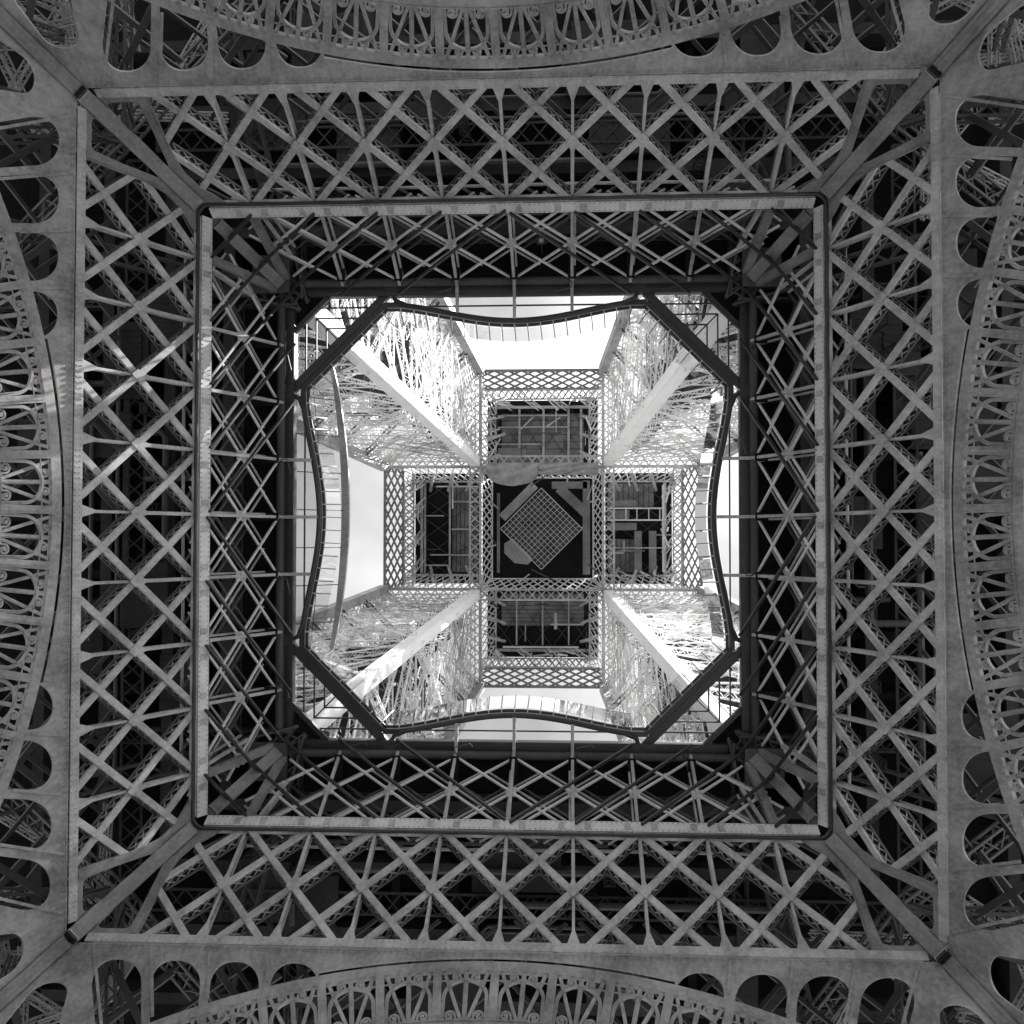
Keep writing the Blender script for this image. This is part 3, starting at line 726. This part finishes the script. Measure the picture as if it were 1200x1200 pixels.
# ================================================================== upper pillars, first to second floor
ZT = 112.0
def ui(z): return 6.63 + .09 * (ZT - z)
def uo(z): return 17.05 + .165 * (ZT - z)
def make_upper_pillar():
    N = []
    c = lambda a, b, z: Vector((-(ui(z) if a == 0 else uo(z)), -(ui(z) if b == 0 else uo(z)), z))
    a, b = c(0, 0, 57.6), c(0, 0, ZT); o = Vector((-.42, -.42, 0))
    m = MB().hexa([a + Vector(q) for q in ((-1.0, -1.0, 0), (0, -1.0, 0), (0, 0, 0), (-1.0, 0, 0))] + [b + Vector(q) for q in ((-1.0, -1.0, 0), (0, -1.0, 0), (0, 0, 0), (-1.0, 0, 0))])
    kids = []
    for off_, ax in (((.016, -.5, 0), 0), ((-.5, .016, 0), 1)):
        for s in (-.43, .43):
            d = Vector(off_) + (Vector((0, s, 0)) if ax == 0 else Vector((s, 0, 0)))
            kids.append(node('edge_angle', MB().bar(a + d, b + d, .10, .03, (1, 0, 0) if ax == 0 else (0, 1, 0)).mesh('edge_angle', IRON_PALE)))
    N.append(node('inner_chord', m.mesh('inner_chord', IRON_PALE), kids=kids))
    for (i, j) in ((1, 0), (0, 1), (1, 1)):
        N.append(node('chord', MB().bar(c(i, j, 57.6), c(i, j, ZT), .9, .9, (1, 0, 0)).mesh('chord', IRON)))
    zs = [57.8, 71, 85, 99, 111.6]
    faces = (((0, 0), (1, 0)), ((0, 0), (0, 1)), ((1, 0), (1, 1)), ((0, 1), (1, 1)))
    for fi, (p, q) in enumerate(faces):
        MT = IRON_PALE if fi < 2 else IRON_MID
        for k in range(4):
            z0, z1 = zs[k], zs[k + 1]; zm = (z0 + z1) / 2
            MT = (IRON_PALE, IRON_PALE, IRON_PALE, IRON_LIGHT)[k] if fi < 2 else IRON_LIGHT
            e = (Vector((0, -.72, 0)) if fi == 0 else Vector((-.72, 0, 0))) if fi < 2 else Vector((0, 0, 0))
            P = lambda j, z: c(*j, z) + e
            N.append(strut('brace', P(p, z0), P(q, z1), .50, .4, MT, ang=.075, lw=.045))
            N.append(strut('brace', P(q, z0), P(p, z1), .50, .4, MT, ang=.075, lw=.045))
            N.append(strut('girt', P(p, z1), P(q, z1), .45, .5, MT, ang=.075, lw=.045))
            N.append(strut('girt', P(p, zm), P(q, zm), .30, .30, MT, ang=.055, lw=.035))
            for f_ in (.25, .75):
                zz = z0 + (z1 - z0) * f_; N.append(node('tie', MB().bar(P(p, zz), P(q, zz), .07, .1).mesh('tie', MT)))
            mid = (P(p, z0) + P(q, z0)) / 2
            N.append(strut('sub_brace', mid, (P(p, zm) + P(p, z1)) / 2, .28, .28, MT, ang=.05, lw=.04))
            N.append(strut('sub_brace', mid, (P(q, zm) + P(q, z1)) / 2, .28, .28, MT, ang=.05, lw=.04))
    for fi in (2, 3):
        p, q = faces[fi]
        for k in range(4):
            z0, z1 = zs[k] + .3, zs[k + 1] - .3
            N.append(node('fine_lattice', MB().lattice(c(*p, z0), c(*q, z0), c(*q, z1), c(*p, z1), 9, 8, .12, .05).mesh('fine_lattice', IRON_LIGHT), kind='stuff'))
    for fi, e in ((0, Vector((0, -1.3, 0))), (1, Vector((-1.3, 0, 0)))):
        p, q = faces[fi]
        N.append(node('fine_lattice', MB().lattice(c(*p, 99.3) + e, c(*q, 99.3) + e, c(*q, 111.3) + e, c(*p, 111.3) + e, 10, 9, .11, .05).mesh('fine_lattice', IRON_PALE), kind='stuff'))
        N.append(node('fine_lattice', MB().lattice(c(*p, 111.3), c(*q, 111.3), c(*q, 111.3) + e, c(*p, 111.3) + e, 11, 1, .16, .05).mesh('fine_lattice', IRON_LIGHT), kind='stuff'))
        N.append(node('fine_lattice', MB().lattice(c(*p, 104.3) + e * .2, c(*q, 104.3) + e * .2, c(*q, 111.0) + e * .2, c(*p, 111.0) + e * .2, 10, 3, .10, .05).mesh('fine_lattice', IRON_LIGHT), kind='stuff'))
        N.append(node('fine_lattice', MB().lattice(c(*p, 85.3) + e * 1.4, c(*q, 85.3) + e * 1.4, c(*q, 98.7) + e * 1.4, c(*p, 98.7) + e * 1.4, 9, 8, .10, .05).mesh('fine_lattice', IRON_PALE), kind='stuff'))
    for k in range(4):       # horizontal frames inside
        for z in (zs[k + 1], (zs[k] + zs[k + 1]) / 2):
            N.append(strut('cross_frame', c(0, 0, z) + Vector((-.9, -.9, 0)), c(1, 1, z), .4, .4, IRON_MID, ang=.08))
            N.append(strut('cross_frame', c(1, 0, z), c(0, 1, z), .4, .4, IRON_MID, ang=.08))
    # lift track: two inclined rails with ties
    ctr = lambda z, dx, dy: (c(0, 0, z) + c(1, 1, z)) / 2 + Vector((dx, dy, 0))
    for dx, dy in ((-1.6, 1.6), (1.6, -1.6)):
        N.append(strut('lift_rail', ctr(57.8, dx, dy), ctr(111, dx, dy), .7, .5, IRON_LIGHT, ang=.1))
    for k in range(16):
        z = 60 + k * 3.2
        N.append(node('rail_tie', MB().bar(ctr(z, -1.6, 1.6), ctr(z, 1.6, -1.6), .14, .2).mesh('rail_tie', IRON)))
    # zigzag stair beside the inner chord
    z = 58.0; s = 1; k = 0
    while z < 108:
        q0 = c(0, 0, z) + Vector((-2.4, -2.4, 0)); w = Vector((1, -1, 0)).normalized()
        a = q0 + w * (1.3 * s); b = c(0, 0, z + 2.9) + Vector((-2.4, -2.4, 0)) - w * (1.3 * s) + Vector((0, 0, 2.9 - 2.9))
        d = (b - a); side = Vector((0, 0, 1)).cross(d).normalized() * .42
        m = MB().bar(a + side, b + side, .07, .28).bar(a - side, b - side, .07, .28)
        for t in range(13):
            pt = a.lerp(b, (t + .5) / 13); m.bar(pt - side * .94, pt + side * .94, .26, .04)
        m.bar(a + side + Vector((0, 0, 1)), b + side + Vector((0, 0, 1)), .05, .05); m.bar(a - side + Vector((0, 0, 1)), b - side + Vector((0, 0, 1)), .05, .05)
        m.bar(b - w * .3, b + w * .3, .8, .05)
        N.append(node('stair_flight', m.mesh('stair_flight', IRON_MID))); z += 2.9; s = -s
    rnd = random.Random(11)
    for zc in (64, 71, 78, 85, 92, 99, 105):      # gratings and machinery floors inside the pillar
        for q in range(3):
            W = uo(zc) - ui(zc); p = c(0, 0, zc) + Vector((-rnd.uniform(1.2, W - 3), -rnd.uniform(1.2, W - 3), rnd.uniform(-1, 1))); dx, dy = rnd.uniform(1.2, 3.4), rnd.uniform(1.2, 3.4)
            m = MB().box(p.x - dx, p.x, p.y - dy, p.y, p.z, p.z + .08)
            y = p.y - dy
            while y < p.y: m.box(p.x - dx, p.x, y, y + .12, p.z - .16, p.z - .001); y += .55
            for e_ in (0, dx): m.box(p.x - e_ - .05, p.x - e_ + .05, p.y - dy, p.y, p.z + 1, p.z + 1.06)
            N.append(node('grating', m.mesh('grating', IRON_MID)))
    for k in range(260):       # secondary bracing, cable trays and ladder bars inside
        z = rnd.uniform(60, 108); a = c(0, 0, z); W = uo(z) - ui(z)
        p = a + Vector((-rnd.uniform(1.3, W), -rnd.uniform(1.3, W), 0)); L = rnd.uniform(3, 8); th = rnd.choice((0, pi / 2, pi, -pi / 2))
        q = p + Vector((cos(th) * L, sin(th) * L, rnd.choice((-.9, -.5, 0, 0, .5, .9)) * L))
        if not (ui(q.z) + 1.2 < -q.x < uo(q.z) and ui(q.z) + 1.2 < -q.y < uo(q.z)): continue
        N.append(strut('inner_brace', p, q, .24, .24, (IRON_PALE, IRON_LIGHT, IRON_MID)[k % 3], ang=.05, lw=.03))
    return N
UP = make_upper_pillar()
for k in range(4):
    thing('upper_pylon', 'pale laced pillar with broad white chord ' + CORN[k], 'pillar', RZ[k], 'upper pillars', UP)

# ================================================================== second floor
SN = []
for k in range(4):
    # outer lattice belt of the arm, side belts, girder towards the centre
    A = lambda u, v, z: (u, -v, z)
    e = 6.63
    SN.append(node('edge_lattice', MB().lattice(A(-e, 17.05, 112), A(e, 17.05, 112), A(e, 15.2, 113.2), A(-e, 15.2, 113.2), 9, 3, .21, .06, .30).mesh('edge_lattice', IRON_SHADED), RZ[k], kind='stuff'))
    SN.append(node('edge_lattice', MB().lattice(A(-e, 15.1, 113.2), A(e, 15.1, 113.2), A(e, 14.5, 116), A(-e, 14.5, 116), 18, 1, .16, .06, .2).mesh('edge_lattice', IRON), RZ[k], kind='stuff'))
    for s in (-1, 1):
        SN.append(node('side_lattice', MB().lattice(A(s * e, 6.63, 112.05), A(s * e, 17, 112.05), A(s * 5.2, 15, 115.8), A(s * 5.2, 6.63, 115.8), 11, 2, .14, .05, .22).mesh('side_lattice', IRON_LIGHT), RZ[k], kind='stuff'))
        SN.append(node('side_beam', MB().bar(A(s * e, 6.0, 111.95), A(s * e, 17.05, 111.95), .32, .3).mesh('side_beam', IRON), RZ[k]))
        for q in range(4):
            a = A(s * 5.9, 7.4 + q * 2.2, 112.6); b = A(s * 4.2, 8.6 + q * 2.0, 116)
            SN.append(node('bracket', MB().bar(a, b, .3, .2).mesh('bracket', IRON), RZ[k]))
    SN.append(node('centre_soffit', MB().lattice(A(-e, 6.65, 111.9), A(e, 6.65, 111.9), A(e, 7.75, 111.9), A(-e, 7.75, 111.9), 13, 1, .14, .05, .2).mesh('centre_soffit', IRON), RZ[k], kind='stuff'))
    SN.append(node('centre_lattice', MB().lattice(A(-e, 6.6, 111.9), A(e, 6.6, 111.9), A(e - .9, 5.6, 115.5), A(-e + .9, 5.6, 115.5), 13, 2, .15, .05, .2).mesh('centre_lattice', IRON_LIGHT), RZ[k], kind='stuff'))
    SN.append(node('centre_beam', MB().bar(A(-e, 6.62, 111.7), A(e, 6.62, 111.7), .22, .35).mesh('centre_beam', IRON), RZ[k]))
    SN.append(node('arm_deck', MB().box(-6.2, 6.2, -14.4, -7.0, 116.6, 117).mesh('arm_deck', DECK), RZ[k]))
    for q in range(4):         # laced brackets near the outer belt
        u = -4.6 + q * 3.05
        SN.append(strut('outer_strut', RZ[k] @ Vector(A(u - 1.2, 14.9, 113.4)), RZ[k] @ Vector(A(u + 1.2, 13.4, 115.6)), .5, .3, IRON_LIGHT, ang=.08))
    SN.append(node('arm_joist', MB().box(-5.3, 5.3, -13.7, -13.4, 115.7, 116.1).mesh('arm_joist', IRON), RZ[k]))
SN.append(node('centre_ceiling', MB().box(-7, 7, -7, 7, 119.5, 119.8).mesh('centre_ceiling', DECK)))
SN.append(node('outer_deck', ring_slab(15.2, 17.0, 118.6, 118.9, MB()).mesh('outer_deck', DECK))) if False else None
def boards(x0, x1, y0, y1, z, along_x, pitch, mat, name='board'):
    me = {}
    L = (y1 - y0) if along_x else (x1 - x0); n = round(L / pitch)
    for i in range(n):
        a = i * L / n + .03; b = (i + 1) * L / n - .03; dz = random.uniform(-.03, .03)
        m = MB().box(x0, x1, y0 + a, y0 + b, z + dz, z + .06 + dz) if along_x else MB().box(x0 + a, x0 + b, y0, y1, z + dz, z + .06 + dz)
        SN.append(node(name, m.mesh(name, mat)))
# arm at -y
boards(-4.6, 4.6, -12.9, -7.3, 116.3, True, .8, BOARD)
for u in (-2.6, .1, 2.9, 4.3): SN.append(node('joist', MB().box(u - .12, u + .12, -13.4, -7.2, 115.9, 116.2).mesh('joist', IRON)))
for v in (-12.6, -11.3, -9.4): SN.append(node('joist', MB().box(-5, -.2 if v > -11 else 3, v - .06, v + .06, 115.6, 115.75).mesh('joist', IRON)))
for a, b in (((-2.5, -11.0), (-.9, -12.6)), ((.5, -11.4), (2.0, -12.4))): SN.append(node('knee_brace', MB().bar((a[0], a[1], 115.7), (b[0], b[1], 115.7), .14, .14).mesh('knee_brace', IRON)))
SN.append(node('equipment_box', MB().box(-4.9, -2.4, -8.9, -7.2, 114.8, 115.6).box(-2.3, -1.8, -8.8, -7.9, 115, 115.5).mesh('equipment_box', BOARD)))
# arm at -x
boards(-10.2, -7.3, -4.7, 4.9, 116.3, False, .5, BOARD)
for v in (-3, 0.1, 3.0): SN.append(node('joist', MB().box(-10.2, -7.2, v - .09, v + .09, 115.9, 116.2).mesh('joist', IRON)))
for u in (-13.2, -10.4): SN.append(node('joist', MB().box(u - .1, u + .1, -5, 5.2, 115.8, 116.1).mesh('joist', IRON)))
SN.append(node('handrail', MB().box(-11.9, -7.2, -4.75, -4.6, 115.3, 115.45).box(-10.1, -9.95, -5.1, -2.2, 115.2, 115.35).mesh('handrail', IRON_LIGHT)))
# arm at +y
boards(-4.6, 4.6, 7.3, 10.9, 116.3, True, .45, BOARD)
for u in (-2.9, 0, 2.9): SN.append(node('joist', MB().box(u - .08, u + .08, 7.2, 13, 115.9, 116.2).mesh('joist', IRON)))
SN.append(node('vent_pipe', MB().tube([(1.45, 9.4, 116.2), (1.45, 9.4, 114.6), (1.45, 11.1, 114.5)], .17, 8).mesh('vent_pipe', CABIN, True)))
SN.append(node('handrail', MB().box(-4.4, 4.0, 13.05, 13.25, 115.2, 115.4).mesh('handrail', IRON_LIGHT)))
# arm at +x
boards(7.3, 12.4, -5, -2.4, 116.35, False, .6, BOARD)
boards(7.3, 10.2, 1.2, 4.9, 116.3, False, .45, BOARD)
for y0, y1, x1 in ((-3.1, -2.4, 10.4), (-.6, .2, 10.4), (-2.0, -1.0, 9.6)): SN.append(node('duct', MB().box(7.2, x1, y0, y1, 115.2, 115.7).mesh('duct', BOARD)))
for x in (10.6, 12.2): SN.append(node('duct', MB().box(x - .45, x + .35, .3, 4.9, 115.1, 115.6).mesh('duct', BOARD)))
for y in (-2.2, -.9): SN.append(node('handrail', MB().box(7.2, 13.4, y - .08, y + .08, 114.7, 114.85).mesh('handrail', IRON_LIGHT)))
for x in (9.2, 10.4, 11.7, 12.9): SN.append(node('handrail', MB().box(x - .05, x + .05, -2.2, -.9, 114.72, 114.83).mesh('handrail', IRON_LIGHT)))
SN.append(node('vent_pipe', MB().tube([(7.2, 2.7, 114.6), (8.8, 2.7, 114.6), (8.95, 2.55, 114.6), (8.95, 1.4, 114.6)], .14, 8).mesh('vent_pipe', CABIN, True)))
SN.append(node('handrail', MB().box(7.2, 13.4, 2.12, 2.2, 114.9, 115.0).box(13.2, 13.45, -4.8, 4.8, 115.2, 115.4).mesh('handrail', IRON_LIGHT)))
# beams over the centre
for b in ((1.0, 5.0, -5.3, -4.5), (4.5, 5.3, -5.4, 5.2), (-5.2, -4.9, -4, 5)): SN.append(node('centre_duct', MB().box(b[0], b[1], b[2], b[3], 117.2, 117.8).mesh('centre_duct', BOARD)))
SN.append(node('inclined_shaft', MB().bar((-4.6, -1.2, 117), (-.9, -4.9, 117), .95, .8).mesh('inclined_shaft', IRON)))
SN.append(node('inclined_shaft', MB().bar((1.8, -4.6, 117.3), (5.0, -1.6, 117.3), 1.1, .6).mesh('inclined_shaft', BOARD)))
rc_ = random.Random(21)
for k in range(4):
    for q in range(9):
        s_ = rc_.choice((-1, 1)); v0 = rc_.uniform(7.2, 14); a = (s_ * rc_.uniform(5.0, 6.3), -v0, rc_.uniform(112.4, 114)); b = (s_ * rc_.uniform(4.4, 6.0), -v0 - rc_.uniform(-2.4, 2.4), rc_.uniform(114, 116))
        SN.append(node('knee_brace', MB().bar(a, b, rc_.uniform(.1, .24), .1).mesh('knee_brace', rc_.choice((IRON, IRON_LIGHT, IRON_MID))), RZ[k]))
    for q in range(9):
        a = (rc_.uniform(-5.6, 5.6), -rc_.uniform(13.5, 14.8), rc_.uniform(113.2, 114)); b = (a[0] + rc_.uniform(-2.2, 2.2), -rc_.uniform(13.0, 14.4), rc_.uniform(114, 116))
        SN.append(node('knee_brace', MB().bar(a, b, rc_.uniform(.1, .2), .1).mesh('knee_brace', rc_.choice((IRON, IRON_LIGHT))), RZ[k]))
    for q in range(3):
        a = (rc_.uniform(-5.6, 5.6), -rc_.uniform(5.4, 6.3), rc_.uniform(112.2, 113.5)); b = (a[0] + rc_.uniform(-3, 3), -rc_.uniform(4.6, 5.4), rc_.uniform(115, 117))
        SN.append(node('knee_brace', MB().bar(a, b, rc_.uniform(.08, .18), .1).mesh('knee_brace', rc_.choice((IRON, IRON_LIGHT, IRON_MID))), RZ[k]))
    for q in range(5):
        x = rc_.uniform(-5, 5); v0 = rc_.uniform(7.4, 12.6); L = rc_.uniform(1.5, 5)
        ax = rc_.random() < .5
        SN.append(node('conduit', MB().tube([(x, -v0, 115.6), (x + (L if ax else 0), -v0 - (0 if ax else L * .6), 115.6)], rc_.uniform(.04, .09), 6).mesh('conduit', rc_.choice((IRON, IRON_MID))), RZ[k]))
    m_ = MB().lattice((-5.4, -13.2, 116.1), (5.4, -13.2, 116.1), (5.4, -7.2, 116.1), (-5.4, -7.2, 116.1), 5, 2, .07, .05)
    SN.append(node('wind_bracing', m_.mesh('wind_bracing', IRON_MID), RZ[k], kind='stuff'))
thing('upper_platform', 'cross-shaped underside of the second floor with lattice belts and dark boarded arms', 'platform', Matrix(), None, SN)

# octagonal lift cabin floor seen past the net
oc = [(-3.05, 3.85), (-4.2, 2.75), (-4.2, 1.7), (-3.3, 1.1), (-1.2, 2.9), (-1.2, 3.6), (-1.6, 4.0)]
thing('lift_cabin', 'pale faceted lift cabin floor half hidden behind the square net', 'lift', Matrix(), None,
      [node('cabin_floor', MB().prism(oc, 114.6, 115.0).mesh('cabin_floor', CABIN), kids=[node('floor_rib', MB().bar((-4.1 + i * .75, 1.9 + i * .35, 114.55), (-3.0 + i * .6, 3.4 + i * .2, 114.55), .08, .06).mesh('floor_rib', IRON)) for i in range(3)])])
# square net hung under the centre
nn = 13; hn = 4.32 / sqrt(2) * 1.0
T = Matrix.Translation((0.0, .1, 110.2)) @ Matrix.Rotation(pi / 4, 4, 'Z')
NN = []
for i in range(nn + 1):
    t = -hn + 2 * hn * i / nn; w = .10 if i in (0, nn) else .055
    zf = lambda a: -.10 * (1 - (a / hn) ** 2)
    for ax in (0, 1):
        pts = []
        for j in range(9):
            a = -hn + 2 * hn * j / 8; zz = -.35 * (1 - (a / hn) ** 2) * (1 - (t / hn) ** 2)
            pts.append((a, t, zz) if ax == 0 else (t, a, zz + .03))
        NN.append(node('net_cord', MB().tube(pts, w / 2, 5).mesh('net_cord', NETM)))
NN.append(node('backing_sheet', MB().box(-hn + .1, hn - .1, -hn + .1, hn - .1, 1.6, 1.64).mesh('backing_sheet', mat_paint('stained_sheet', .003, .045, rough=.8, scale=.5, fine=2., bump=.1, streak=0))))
NN.append(node('hanging_rope', MB().bar((hn, -hn, 0), (hn - .1, -hn - .2, 2.5), .06, .06).mesh('hanging_rope', NETM)))
thing('safety_net', 'square net of pale cords hung cornerwise under the dark centre of the second floor', 'net', T, None, NN)

# tarpaulins on the girder of the central square
def tarp(x0, x1, sag, full):
    m = MB(); A, B = 40, 16; rnd = random.Random(5)
    ph = [rnd.uniform(0, 6) for _ in range(6)]
    for i in range(A + 1):
        for j in range(B + 1):
            f, g_ = i / A, j / B; x = x0 + (x1 - x0) * f
            y = -7.0 + g_ * (1.3 + sag * sin(pi * f) ** .7 * (1 + .06 * sin(7 * f + 1)) + .03 * sin(17 * f + ph[3]))
            z = 111.3 - sin(pi * g_) * .35 + .16 * sin(13 * f + ph[0] + 5 * g_) + .13 * sin(31 * f + ph[1] - 6 * g_) * g_ + .14 * sin(15 * g_ + 9 * f + ph[2])
            m.v.append((x, y, z))
    for i in range(A):
        for j in range(B):
            q = i * (B + 1) + j; m.f.append((q, q + B + 1, q + B + 2, q + 1))
    n = len(m.v); F = list(m.f)
    m.v += [(a, b, c_ + .03) for a, b, c_ in m.v]; m.f = [tuple(reversed(q)) for q in F] + [tuple(i + n for i in q) for q in F]
    ed = [i * (B + 1) for i in range(A + 1)] + [A * (B + 1) + j for j in range(1, B + 1)] + [i * (B + 1) + B for i in range(A - 1, -1, -1)] + [j for j in range(B - 1, 0, -1)]
    for a, b in zip(ed, ed[1:] + ed[:1]): m.f.append((a, b, b + n, a + n))
    return m.mesh('tarpaulin', CLOTH, True)
single('tarpaulin', tarp(-5.9, -.3, 1.25, True), 'sagging grey tarpaulin slung in a deep belly under the central girder', 'tarpaulin')
single('tarpaulin', tarp(-.2, 6.1, .05, False), 'flat grey tarpaulin stretched straight along the central girder', 'tarpaulin')

# floodlight hung under the deck on the tarpaulin side
FN = [node('housing', MB().hexa([(1.35, -14.4, 54.2), (1.67, -14.4, 54.2), (1.67, -14.1, 54.2), (1.35, -14.1, 54.2), (1.4, -14.35, 54.5), (1.62, -14.35, 54.5), (1.62, -14.15, 54.5), (1.4, -14.15, 54.5)]).mesh('housing', IRON_MID)),
      node('lens', MB().box(1.4, 1.62, -14.35, -14.15, 54.17, 54.198).mesh('lens', NETM)),
      node('yoke', MB().bar((1.3, -14.25, 54.3), (1.3, -14.25, 54.8), .04, .04).bar((1.72, -14.25, 54.3), (1.72, -14.25, 54.8), .04, .04).bar((1.27, -14.25, 54.8), (1.75, -14.25, 54.8), .05, .05).bar((1.5, -14.25, 54.8), (1.5, -14.25, 57), .06, .06).mesh('yoke', IRON_MID))]
thing('floodlight', 'small unlit floodlight hanging from a yoke behind the thin bars on the tarpaulin side', 'floodlight', Matrix(), None, FN)
